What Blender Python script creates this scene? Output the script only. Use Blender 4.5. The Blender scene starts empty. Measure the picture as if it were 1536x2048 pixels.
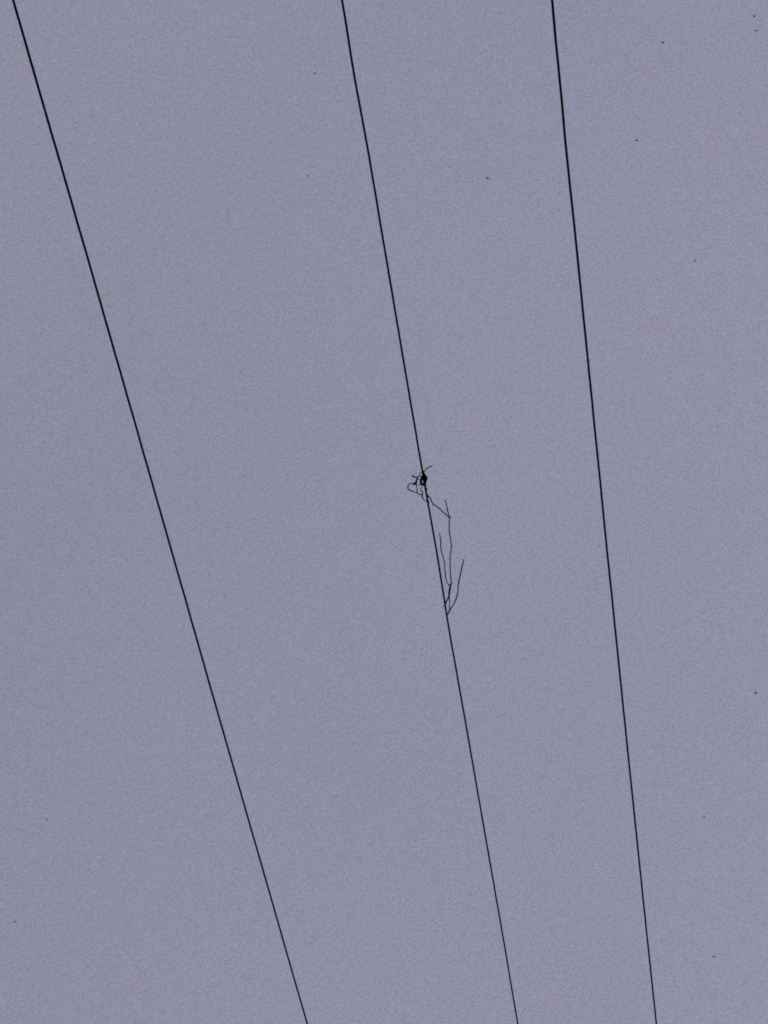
import bpy, bmesh, math, random
from mathutils import Vector, Matrix, noise

scene = bpy.context.scene
R = math.radians

# ---------------------------------------------------------------- camera
cam_data = bpy.data.cameras.new('camera')
cam_data.sensor_fit = 'HORIZONTAL'
cam_data.sensor_width = 36.0
cam_data.lens = 93.75
cam_data.clip_start = 0.05
cam_data.clip_end = 5000.0
cam = bpy.data.objects.new('camera', cam_data)
scene.collection.objects.link(cam)
cam.location = (0.0, 0.0, 1.6)
cam.rotation_euler = (R(90.0 + 50.288), 0.0, 0.0)
scene.camera = cam

# ---------------------------------------------------------------- overcast dusk sky
SUN_ELEV, SUN_AZ = R(38.0), R(125.0)          # azimuth from +Y towards +X
world = bpy.data.worlds.new('World')
scene.world = world
world.use_nodes = True
nt = world.node_tree
nt.nodes.clear()
N = lambda t: nt.nodes.new(t)
L = nt.links.new
out = N('ShaderNodeOutputWorld')
sky = N('ShaderNodeTexSky')
sky.sky_type = 'NISHITA'
sky.sun_disc = False
sky.sun_elevation = SUN_ELEV
sky.sun_rotation = SUN_AZ
bg_clear = N('ShaderNodeBackground')
bg_clear.inputs['Strength'].default_value = 0.05
L(sky.outputs['Color'], bg_clear.inputs['Color'])

# closed cloud layer: even lavender grey, with soft broad swells, faint pinkish
# drifts and a fine grain
tc = N('ShaderNodeTexCoord')
def noise_tex(scale, detail, rough):
    n = N('ShaderNodeTexNoise')
    n.inputs['Scale'].default_value = scale
    n.inputs['Detail'].default_value = detail
    n.inputs['Roughness'].default_value = rough
    L(tc.outputs['Generated'], n.inputs['Vector'])
    return n
def mixrgb(kind, fac, a, b):
    m = N('ShaderNodeMix'); m.data_type = 'RGBA'; m.blend_type = kind
    if isinstance(fac, float): m.inputs['Factor'].default_value = fac
    else: L(fac, m.inputs['Factor'])
    for s, v in ((6, a), (7, b)):
        if isinstance(v, tuple): m.inputs[s].default_value = v
        else: L(v, m.inputs[s])
    return m.outputs[2]
def remap(sock, a, b, c, d):
    m = N('ShaderNodeMapRange')
    for i, v in enumerate((a, b, c, d)): m.inputs[i + 1].default_value = v
    L(sock, m.inputs[0])
    return m.outputs[0]
def math_node(op, a, b):
    m = N('ShaderNodeMath'); m.operation = op
    for i, v in enumerate((a, b)):
        if isinstance(v, float): m.inputs[i].default_value = v
        else: L(v, m.inputs[i])
    return m.outputs[0]
COOL = (0.2845, 0.2875, 0.3895, 1.0)
PINK = (0.2905, 0.2845, 0.3865, 1.0)
drift = noise_tex(30.0, 4.0, 0.6)
base = mixrgb('MIX', remap(drift.outputs['Fac'], 0.38, 0.68, 0.0, 1.0), COOL, PINK)
swell = noise_tex(2.6, 2.0, 0.5)
grain = noise_tex(1200.0, 1.0, 0.6)
lum = math_node('MULTIPLY', remap(swell.outputs['Fac'], 0.3, 0.7, 0.965, 1.035),
                remap(grain.outputs['Fac'], 0.2, 0.8, 0.78, 1.22))
# the cover thins a little towards the hidden sun (+X side)
sep = N('ShaderNodeSeparateXYZ')
L(tc.outputs['Generated'], sep.inputs[0])
lum = math_node('MULTIPLY', lum, remap(sep.outputs['X'], -1.0, 1.0, 0.82, 1.18))
bg_cloud = N('ShaderNodeBackground')
L(base, bg_cloud.inputs['Color'])
L(lum, bg_cloud.inputs['Strength'])
cover = N('ShaderNodeMixShader')
cover.inputs[0].default_value = 0.93
L(bg_clear.outputs[0], cover.inputs[1])
L(bg_cloud.outputs[0], cover.inputs[2])
L(cover.outputs[0], out.inputs['Surface'])

sun_data = bpy.data.lights.new('sun', 'SUN')
sun_data.energy = 0.5
sun_data.angle = R(20.0)
sun_data.color = (1.0, 0.96, 0.9)
sun = bpy.data.objects.new('sun', sun_data)
scene.collection.objects.link(sun)
sd = Vector((math.sin(SUN_AZ) * math.cos(SUN_ELEV), math.cos(SUN_AZ) * math.cos(SUN_ELEV), math.sin(SUN_ELEV)))
sun.rotation_euler = sd.to_track_quat('Z', 'Y').to_euler()
sun.location = sd * 60

scene.cycles.filter_width = 1.8          # slightly soft lens
scene.view_settings.view_transform = 'Standard'
scene.view_settings.look = 'None'
scene.view_settings.gamma = 1.0
scene.view_settings.exposure = 0.0
scene.view_settings.use_curve_mapping = False

# ---------------------------------------------------------------- materials
def material(name, c0, c1, scale, rough, bump=0.0, bump_scale=200.0):
    m = bpy.data.materials.new(name)
    m.use_nodes = True
    t = m.node_tree
    b = t.nodes['Principled BSDF']
    b.inputs['Roughness'].default_value = rough
    b.inputs['Specular IOR Level'].default_value = 0.25
    co = t.nodes.new('ShaderNodeTexCoord')
    n = t.nodes.new('ShaderNodeTexNoise')
    n.inputs['Scale'].default_value = scale
    n.inputs['Detail'].default_value = 5.0
    t.links.new(co.outputs['Object'], n.inputs['Vector'])
    r = t.nodes.new('ShaderNodeValToRGB')
    r.color_ramp.elements[0].position, r.color_ramp.elements[1].position = 0.35, 0.68
    r.color_ramp.elements[0].color = (*c0, 1); r.color_ramp.elements[1].color = (*c1, 1)
    t.links.new(n.outputs['Fac'], r.inputs['Fac'])
    t.links.new(r.outputs['Color'], b.inputs['Base Color'])
    if bump:
        n2 = t.nodes.new('ShaderNodeTexNoise')
        n2.inputs['Scale'].default_value = bump_scale
        t.links.new(co.outputs['Object'], n2.inputs['Vector'])
        bp = t.nodes.new('ShaderNodeBump')
        bp.inputs['Strength'].default_value = bump
        bp.inputs['Distance'].default_value = 0.002
        t.links.new(n2.outputs['Fac'], bp.inputs['Height'])
        t.links.new(bp.outputs['Normal'], b.inputs['Normal'])
    return m
WIRE = material('weathered_black_wire', (0.012, 0.012, 0.018), (0.024, 0.024, 0.034), 40.0, 0.75, 0.3, 400.0)
BARK = material('dry_twig_bark', (0.08, 0.07, 0.065), (0.17, 0.15, 0.14), 60.0, 0.9, 0.6, 300.0)
FIBRE = material('dark_dry_tendril', (0.012, 0.010, 0.010), (0.035, 0.028, 0.026), 60.0, 0.9, 0.6, 300.0)
GRASS = material('rough_grass', (0.035, 0.05, 0.02), (0.09, 0.085, 0.045), 0.6, 0.95, 0.5, 30.0)

# ---------------------------------------------------------------- geometry helpers
def link(name, me, mat, parent=None):
    o = bpy.data.objects.new(name, me)
    me.materials.append(mat)
    scene.collection.objects.link(o)
    o.parent = parent
    return o

def tube_mesh(name, pts, sides):
    """pts: list of (Vector, radius); closed rounded tube swept with a parallel-transported frame."""
    bm = bmesh.new()
    rings, prev_t, nrm = [], None, None
    for i, (p, r) in enumerate(pts):
        a = pts[max(i - 1, 0)][0]; b = pts[min(i + 1, len(pts) - 1)][0]
        t = (b - a).normalized()
        if nrm is None:
            nrm = t.orthogonal().normalized()
        else:
            nrm = prev_t.rotation_difference(t) @ nrm
            nrm = (nrm - t * nrm.dot(t)).normalized()
        prev_t = t
        bi = t.cross(nrm)
        rings.append([bm.verts.new(p + (nrm * math.cos(k * 2 * math.pi / sides) + bi * math.sin(k * 2 * math.pi / sides)) * r)
                      for k in range(sides)])
    for a, b in zip(rings, rings[1:]):
        for k in range(sides):
            bm.faces.new((a[k], a[(k + 1) % sides], b[(k + 1) % sides], b[k]))
    for ring, i, j, flip in ((rings[0], 0, 1, True), (rings[-1], -1, -2, False)):
        tip = bm.verts.new(pts[i][0] + (pts[i][0] - pts[j][0]).normalized() * pts[i][1] * 0.7)
        for k in range(sides):
            f = (ring[k], ring[(k + 1) % sides], tip)
            bm.faces.new(f[::-1] if flip else f)
    bmesh.ops.recalc_face_normals(bm, faces=bm.faces)
    me = bpy.data.meshes.new(name)
    bm.to_mesh(me); bm.free()
    for p in me.polygons: p.use_smooth = True
    return me

def catmull(pts, step):
    """smooth a list of (along, side, up, radius) into [(Vector, radius)]"""
    P = [Vector(p) for p in pts]
    P = [P[0] * 2 - P[1]] + P + [P[-1] * 2 - P[-2]]
    res = []
    for i in range(1, len(P) - 2):
        a, b, c, d = P[i - 1:i + 3]
        n = max(2, int((c - b).length / step))
        for k in range(n):
            t = k / n
            q = 0.5 * ((2 * b) + (c - a) * t + (2 * a - 5 * b + 4 * c - d) * t * t + (3 * b - a - 3 * c + d) * t ** 3)
            res.append((q.to_3d(), max(q[3], 0.0008)))
    res.append((P[-2].to_3d(), P[-2][3]))
    return res

# ---------------------------------------------------------------- ground far below the view
bm = bmesh.new()
G, half = 48, 2000.0
grid = []
for i in range(G + 1):
    row = []
    for j in range(G + 1):
        u, v = 2 * i / G - 1, 2 * j / G - 1
        x, y = half * u * abs(u) ** 1.5, half * v * abs(v) ** 1.5
        d = math.hypot(x, y)
        row.append(bm.verts.new((x, y, 0.12 * min(d / 20, 8) * noise.noise(Vector((x, y, 0)) * 0.02))))
    grid.append(row)
for i in range(G):
    for j in range(G):
        bm.faces.new((grid[i][j], grid[i + 1][j], grid[i + 1][j + 1], grid[i][j + 1]))
gm = bpy.data.meshes.new('ground'); bm.to_mesh(gm); bm.free()
ground = link('ground', gm, GRASS)
ground['kind'] = 'structure'
ground['label'] = 'rough open grass field below the overhead wires'

# ---------------------------------------------------------------- the three overhead wires
WIRE_Z = 9.6
# small set kinks of each wire: (metres out, metres sideways)
KINKS = {
    1: [(3.79, -0.0007), (4.02, -0.0004), (5.08, 0.001), (5.62, 0.001), (6.56, 0.0001), (8.22, -0.0014), (10.26, -0.0), (11.04, 0.0004)],
    2: [(3.79, 0.0005), (4.14, -0.0023), (4.54, 0.002), (6.27, -0.0), (6.94, 0.0023), (7.45, -0.0031), (8.18, -0.0002), (10.0, 0.0015), (11.04, -0.0007)],
    3: [(3.79, 0.0015), (4.02, -0.0001), (4.27, -0.0002), (4.52, -0.0022), (4.99, 0.0002), (6.24, 0.0006), (6.91, -0.0001), (8.02, 0.0003), (8.86, 0.0002), (10.0, -0.0003), (11.04, 0.0)],
}
def kink(table, y):
    if y <= table[0][0] or y >= table[-1][0]:
        e = table[0] if y <= table[0][0] else table[-1]
        return e[1] * math.exp(-abs(y - e[0]))
    for (a, va), (b, vb) in zip(table, table[1:]):
        if a <= y <= b:
            t = (y - a) / (b - a); t = t * t * (3 - 2 * t)
            return va + (vb - va) * t
def wire(coef, radius, seed, label):
    c2, c1, c0 = coef                       # gentle sideways bow of this wire, metres
    def at(y):
        yc = min(max(y, 2.0), 13.0)
        u = yc - 7.0
        x = c2 * u * u + c1 * u + c0 + (2 * c2 * u + c1) * (y - yc)
        x += kink(KINKS[int(seed)], y)
        near = math.exp(-((y - 7.0) / 14.0) ** 4)
        x += near * (0.0008 * noise.noise(Vector((y * 1.7, seed, 0))) + 0.0010 * noise.noise(Vector((y * 6.0, seed, 3))))
        z = WIRE_Z + 0.0004 * (y - 7.0) ** 2 if abs(y - 7.0) < 45 else WIRE_Z + 0.81
        return Vector((x, y, z))
    ys = [-40 + 2 * k for k in range(20)] + [0.05 * k for k in range(0, 321)] + [16 + 2 * k for k in range(1, 19)]
    o = at(7.0)
    pts = [(at(y) - o, radius * (1 + 0.03 * noise.noise(Vector((y * 5, seed, 9))))) for y in ys]
    w = link('overhead_wire', tube_mesh('overhead_wire', pts, 12), WIRE)
    w.location = o
    w['label'] = label; w['category'] = 'wire'; w['group'] = 'parallel overhead wires'
    return w
wire((-0.00020, 0.14936, -1.10945), 0.0057, 1.0, 'bare black overhead wire across the wide gap from the twig-carrying wire')
wire((0.00019, 0.14672, 0.28813), 0.0052, 2.0, 'black overhead wire with a dry twig and dark tangle caught on it')
wire((0.00037, 0.14862, 1.19250), 0.0058, 3.0, 'bare black overhead wire across the narrow gap from the twig-carrying wire')

# ---------------------------------------------------------------- what is caught on the middle wire
# measured in the wire's own frame: (along the wire, sideways, up, radius) in metres
ANCHOR, HEADING = (0.2047, 6.4311, 9.6), 0.14547
BIRDS = [
    (13.4, 132.2, 228.4, 37, -5),
    (35.1, 115.3, 232.8, 24, -5),
    (52.4, 126.8, 264.0, 288, 13),
    (62.3, 152.0, 310.7, 193, -11),
    (32.2, 126.4, 227.9, 38, -14),
    (47.7, 166.4, 262.2, 298, 15),
    (40.5, 154.4, 156.6, 70, -10),
    (45.0, 212.6, 190.4, 263, 18),
    (44.6, 218.8, 171.0, 31, 5),
    (-51.4, 222.0, 179.5, 182, -16),
    (-55.3, 248.5, 221.8, 32, 22),
    (-12.6, 171.3, 332.9, 197, -10),
    (-14.1, 188.2, 325.3, 206, 19),
    (-29.7, 249.1, 277.0, 183, -4),
]
TANGLE = [
    ('coil',[(-0.0587,0.0067,0.0,0.003),(-0.0537,0.0053,0.0021,0.003),(-0.0517,0.0028,0.0034,0.003),(-0.0527,0.0003,0.0031,0.003),(-0.054,-0.0015,0.0015,0.003),(-0.0533,-0.0017,-0.0008,0.003),(-0.0509,-0.0003,-0.0028,0.003),(-0.0487,0.0025,-0.0036,0.003),(-0.0474,0.0056,-0.0029,0.003),(-0.0459,0.0074,-0.0008,0.0031),(-0.0425,0.0071,0.0017,0.0031),(-0.0379,0.0045,0.0036,0.0031),(-0.0346,0.0009,0.0041,0.0032),(-0.0348,-0.002,0.0027,0.0033),(-0.0376,-0.0029,0.0,0.0033),(-0.0395,-0.0013,-0.0031,0.0034),(-0.038,0.0022,-0.0051,0.0035),(-0.0335,0.0066,-0.005,0.0036),(-0.0285,0.0101,-0.0026,0.0037),(-0.025,0.0111,0.0014,0.0038),(-0.0226,0.0087,0.0053,0.004),(-0.0204,0.0034,0.0071,0.0041),(-0.0188,-0.0025,0.0059,0.0042),(-0.0192,-0.006,0.0018,0.0043),(-0.0221,-0.005,-0.0036,0.0044),(-0.0251,0.0005,-0.0077,0.0045),(-0.0244,0.0081,-0.0086,0.0046),(-0.0184,0.0142,-0.0056,0.0047),(-0.0098,0.0161,0.0,0.0047),(-0.0031,0.013,0.0057,0.0047),(-0.0013,0.0064,0.0089,0.0047),(-0.0034,-0.0009,0.0082,0.0047),(-0.0061,-0.0057,0.0038,0.0046),(-0.0073,-0.006,-0.0019,0.0045),(-0.007,-0.0019,-0.0065,0.0044),(-0.006,0.0047,-0.0079,0.0043),(-0.0039,0.0106,-0.0059,0.0042),(0.0003,0.0131,-0.0016,0.0041),(0.0064,0.0112,0.0029,0.004),(0.0117,0.0063,0.0057,0.0038),(0.0134,0.0009,0.0058,0.0037),(0.0111,-0.0026,0.0034,0.0036),(0.0079,-0.0033,0.0,0.0035),(0.0072,-0.0014,-0.003,0.0034),(0.0101,0.0019,-0.0045,0.0033),(0.0144,0.0053,-0.0039,0.0033),(0.0177,0.0075,-0.0018,0.0032),(0.0194,0.0076,0.0009,0.0031),(0.0213,0.0056,0.003,0.0031),(0.0241,0.0023,0.0038,0.0031),(0.0268,-0.0008,0.0029,0.003),(0.0272,-0.0023,0.0008,0.003),(0.0255,-0.0015,-0.0015,0.003),(0.0243,0.001,-0.0032,0.003),(0.0261,0.0039,-0.0034,0.003),(0.031,0.006,-0.0021,0.003),(0.0362,0.0065,0.0,0.003)]),
    ('coil',[(-0.038,0.0004,-0.006,0.0035),(-0.0256,-0.006,-0.008,0.0062),(-0.0069,-0.0136,-0.006,0.0068),(0.0093,-0.0165,-0.002,0.0062),(0.0243,-0.0161,0.002,0.0056),(0.0318,-0.0075,0.006,0.0056),(0.0226,0.0008,0.008,0.0068),(0.0032,0.0111,0.006,0.0059),(-0.0179,0.0141,0.0,0.0056),(-0.0383,0.0094,-0.006,0.0047),(-0.0508,0.0034,-0.006,0.0035)]),
    ('coil',[(-0.0213,0.0035,0.01,0.0035),(-0.0124,0.0137,0.006,0.0047),(-0.0076,0.0161,0.0,0.0047),(0.0015,0.0096,-0.006,0.005),(0.0151,-0.0,-0.008,0.0053),(0.0222,-0.0129,-0.006,0.005),(0.0227,-0.028,-0.008,0.003)]),
    ('tendril',[(0.03,0.0047,0.0032,0.003),(0.0342,0.0018,0.0038,0.0029),(0.0374,-0.0009,0.0029,0.0029),(0.0398,-0.0024,0.001,0.0028),(0.0422,-0.002,-0.0014,0.0028),(0.0452,0.0001,-0.0032,0.0028),(0.0494,0.003,-0.0038,0.0027),(0.0547,0.0057,-0.0029,0.0027),(0.0608,0.0072,-0.001,0.0027),(0.0669,0.0068,0.0014,0.0026),(0.0724,0.0047,0.0032,0.0026),(0.0767,0.0018,0.0038,0.0026),(0.0798,-0.0009,0.0029,0.0025),(0.0822,-0.0024,0.001,0.0025),(0.0846,-0.002,-0.0014,0.0025),(0.0877,0.0001,-0.0032,0.0024),(0.0919,0.003,-0.0038,0.0024),(0.0973,0.0058,-0.0029,0.0024),(0.1034,0.0072,-0.001,0.0023),(0.1095,0.0068,0.0014,0.0023),(0.115,0.0048,0.0032,0.0023),(0.1193,0.0018,0.0038,0.0022),(0.1225,-0.0009,0.0029,0.0022),(0.1249,-0.0024,0.001,0.0022),(0.1273,-0.002,-0.0014,0.0021),(0.1304,0.0001,-0.0032,0.0021),(0.1347,0.0031,-0.0038,0.0021),(0.14,0.0058,-0.0029,0.002),(0.1462,0.0072,-0.001,0.002),(0.1523,0.0068,0.0014,0.002),(0.1578,0.0048,0.0032,0.0019)]),
    ('loose_end',[(-0.0508,0.0034,-0.006,0.003),(-0.0694,0.0158,-0.01,0.0024),(-0.0855,0.0266,-0.0161,0.0028),(-0.0985,0.04,-0.0241,0.0032),(-0.1084,0.0528,-0.0302,0.0034)]),
    ('loose_end',[(-0.0289,-0.0035,-0.008,0.003),(-0.0392,-0.0179,-0.014,0.0028),(-0.0394,-0.0264,-0.018,0.0024),(-0.0439,-0.0378,-0.024,0.0022),(-0.0491,-0.0418,-0.028,0.0047),(-0.0586,-0.0482,-0.0321,0.0044),(-0.0669,-0.0556,-0.0361,0.0018)]),
    ('loose_end',[(-0.0398,-0.0243,-0.016,0.0024),(-0.0306,-0.0292,-0.016,0.0044),(-0.0169,-0.0362,-0.018,0.0044),(-0.0044,-0.0416,-0.02,0.0062),(0.0015,-0.0496,-0.022,0.0053),(0.0047,-0.0573,-0.024,0.0038)]),
    ('loose_end',[(-0.0583,-0.0008,-0.006,0.0021),(-0.0604,-0.0106,-0.012,0.0022),(-0.0521,-0.0151,-0.014,0.0015),(-0.0405,-0.0177,-0.014,0.0018)]),
    ('tendril',[(-0.0044,-0.0416,-0.02,0.0044),(0.0105,-0.0402,-0.02,0.0038),(0.0194,-0.0404,-0.018,0.0024),(0.0394,-0.0407,-0.014,0.0024),(0.0541,-0.0427,-0.0119,0.003),(0.0704,-0.0459,-0.0099,0.0027)]),
    ('tendril',[(-0.0296,-0.0293,-0.016,0.0018),(-0.0132,-0.0193,-0.012,0.0016),(-0.002,-0.0148,-0.008,0.0021)]),
    ('loop',[(0.0017,-0.0478,-0.022,0.0027),(-0.0059,-0.0569,-0.024,0.0025),(-0.0109,-0.0669,-0.028,0.0025),(-0.0081,-0.0776,-0.0319,0.0027),(0.005,-0.0836,-0.0319,0.003),(0.0208,-0.0847,-0.0299,0.0028),(0.0371,-0.0778,-0.0239,0.0032),(0.0456,-0.0699,-0.0199,0.0032),(0.0608,-0.0566,-0.0139,0.0025),(0.081,-0.0351,-0.0099,0.0028),(0.0904,-0.0213,-0.008,0.0035),(0.1073,-0.0227,-0.004,0.003),(0.1274,-0.0206,0.002,0.0025),(0.1429,-0.0132,0.0079,0.0021),(0.1518,-0.0028,0.0099,0.0018)]),
    ('loop',[(0.0275,-0.0063,-0.006,0.0027),(0.0378,-0.014,-0.008,0.0024),(0.0436,-0.0231,-0.012,0.0024),(0.0535,-0.0239,-0.0139,0.0027),(0.0631,-0.0182,-0.0119,0.0032),(0.0766,-0.0168,-0.0099,0.0027),(0.0903,-0.0218,-0.008,0.003)]),
]
TWIG = [
    ('stem',[(0.877,-0.0115,-0.0114,0.0016),(0.8765,-0.0037,-0.0076,0.0043),(0.8663,0.0009,-0.0057,0.0056),(0.8417,0.0111,-0.0076,0.0039),(0.8111,0.0268,-0.0114,0.0046),(0.7723,0.0353,-0.0153,0.0056),(0.7322,0.0437,-0.0191,0.0057),(0.704,0.0531,-0.023,0.0041),(0.6337,0.058,-0.0269,0.0032),(0.5598,0.0653,-0.0328,0.0031),(0.5019,0.0718,-0.0368,0.0031),(0.4405,0.0866,-0.0389,0.0033),(0.3811,0.0893,-0.0371,0.0031),(0.3436,0.0882,-0.0333,0.0031),(0.3025,0.0924,-0.0294,0.0031),(0.2771,0.0961,-0.0255,0.0033),(0.2502,0.0991,-0.0236,0.0033),(0.2122,0.0978,-0.0237,0.0031),(0.1687,0.0957,-0.0277,0.0031),(0.1194,0.0936,-0.0337,0.0028)]),
    ('branch',[(0.2548,0.1055,-0.0177,0.0034),(0.2455,0.1015,-0.0217,0.0036),(0.2259,0.0852,-0.0237,0.0033),(0.2015,0.0679,-0.0217,0.0033),(0.1721,0.0453,-0.0158,0.0033),(0.1566,0.0263,-0.0099,0.0034),(0.1416,0.0216,-0.0059,0.0033),(0.1204,0.015,0.0,0.0033),(0.1094,0.0057,0.008,0.0033),(0.0888,-0.0024,0.01,0.003)]),
    ('branch',[(0.7266,0.0447,-0.0191,0.0039),(0.7118,0.0355,-0.0172,0.003),(0.683,0.0284,-0.0115,0.0031),(0.636,0.0286,-0.0038,0.0031),(0.5874,0.0325,0.0039,0.003),(0.5336,0.0297,0.0116,0.003),(0.4876,0.0264,0.0175,0.003),(0.4294,0.0315,0.0234,0.003),(0.391,0.03,0.0293,0.0026)]),
    ('branch',[(0.9458,0.0018,-0.0057,0.0033),(0.9299,0.0084,-0.0094,0.0038),(0.9062,0.0199,-0.0151,0.0038),(0.8497,0.0478,-0.0303,0.0033),(0.8048,0.0657,-0.0418,0.0036),(0.7404,0.0829,-0.0572,0.0033),(0.6719,0.0947,-0.0689,0.0034),(0.6364,0.1031,-0.0767,0.0036),(0.5877,0.1157,-0.0865,0.0033),(0.5218,0.1328,-0.0983,0.0033),(0.4712,0.1471,-0.1083,0.0025)]),
    ('branch',[(0.7954,0.0314,-0.0133,0.0036),(0.8243,0.0283,-0.0133,0.0028),(0.8532,0.0247,-0.0133,0.0026),(0.8805,0.0215,-0.0151,0.0025),(0.9062,0.0194,-0.0151,0.003)]),
]
def caught(name, label, category, origin, parts, mat, knobbly):
    root = bpy.data.objects.new(name, None)
    scene.collection.objects.link(root)
    root.empty_display_size = 0.05
    # frame: X = sideways, Y = along the wire, Z = up
    rot = Matrix.Rotation(-HEADING, 4, 'Z')
    off = Vector((origin[1], origin[0], origin[2]))
    root.matrix_world = Matrix.Translation(ANCHOR) @ rot @ Matrix.Translation(off)
    root['label'] = label; root['category'] = category
    for k, (part, pts) in enumerate(parts):
        sm = catmull([(s - off.x, a - off.y, u - off.z, r) for a, s, u, r in pts], 0.004)
        sm = [(p + Vector((noise.noise(p * 60 + Vector((k, 0, 0))), noise.noise(p * 60 + Vector((k, 7, 0))), noise.noise(p * 60 + Vector((k, 0, 7))))) * 0.0009 * knobbly,
               r * (1 + 0.16 * knobbly * noise.noise(p * 90 + Vector((0, k, 0))))) for p, r in sm]
        link(part, tube_mesh(part, sm, 8), mat, root)
    return root
caught('tangled_tendrils', 'dark knotted tangle of dry tendrils wound tightly round the wire', 'tangle',
       (0.0, 0.0, 0.0), TANGLE, FIBRE, 0.7)
caught('dry_twig', 'thin bare branching twig lying along the wire beside the dark knot', 'twig',
       TWIG[0][1][1][:3], TWIG, BARK, 1.5)

# ---------------------------------------------------------------- far-off birds, specks in the sky
def bird_mesh():
    bm = bmesh.new()
    prof = [(-0.13, 0.006), (-0.09, 0.022), (-0.02, 0.036), (0.05, 0.034), (0.09, 0.022), (0.115, 0.024), (0.135, 0.014), (0.155, 0.002)]
    rings = [[bm.verts.new((r * math.cos(k * math.pi / 4), y, r * 0.9 * math.sin(k * math.pi / 4))) for k in range(8)] for y, r in prof]
    for a, b in zip(rings, rings[1:]):
        for k in range(8):
            bm.faces.new((a[k], a[(k + 1) % 8], b[(k + 1) % 8], b[k]))
    bm.faces.new(rings[0][::-1]); bm.faces.new(rings[-1])
    def slab(outline, th):
        top = [bm.verts.new((x, y, z + th)) for x, y, z in outline]
        bot = [bm.verts.new((x, y, z - th)) for x, y, z in outline]
        n = len(outline)
        bm.faces.new(top); bm.faces.new(bot[::-1])
        for i in range(n):
            bm.faces.new((top[i], bot[i], bot[(i + 1) % n], top[(i + 1) % n]))
    for s in (-1, 1):                                   # swept, slightly raised wings
        slab([(s * 0.02, 0.07, 0.01), (s * 0.11, 0.085, 0.03), (s * 0.19, 0.03, 0.035), (s * 0.25, -0.06, 0.03),
              (s * 0.16, -0.025, 0.03), (s * 0.09, -0.03, 0.025), (s * 0.02, -0.04, 0.01)], 0.004)
    slab([(-0.018, -0.09, 0), (0.018, -0.09, 0), (0.045, -0.20, 0), (0.0, -0.165, 0), (-0.045, -0.20, 0)], 0.003)
    bmesh.ops.recalc_face_normals(bm, faces=bm.faces)
    me = bpy.data.meshes.new('distant_bird'); bm.to_mesh(me); bm.free()
    me.materials.append(FEATHER)
    return me
FEATHER = material('dark_plumage', (0.012, 0.012, 0.014), (0.03, 0.028, 0.028), 20.0, 0.8)
bird = bird_mesh()
for x, y, z, heading, bank in BIRDS:
    b = bpy.data.objects.new('distant_bird', bird)
    scene.collection.objects.link(b)
    b.location = (x, y, z)
    b.scale = (1.2, 1.2, 1.2)
    b.rotation_euler = (0.0, R(bank), R(heading))
    b['label'] = 'tiny dark far-off bird, a mere speck in the open grey sky'
    b['category'] = 'bird'; b['group'] = 'far-off birds scattered over the sky'
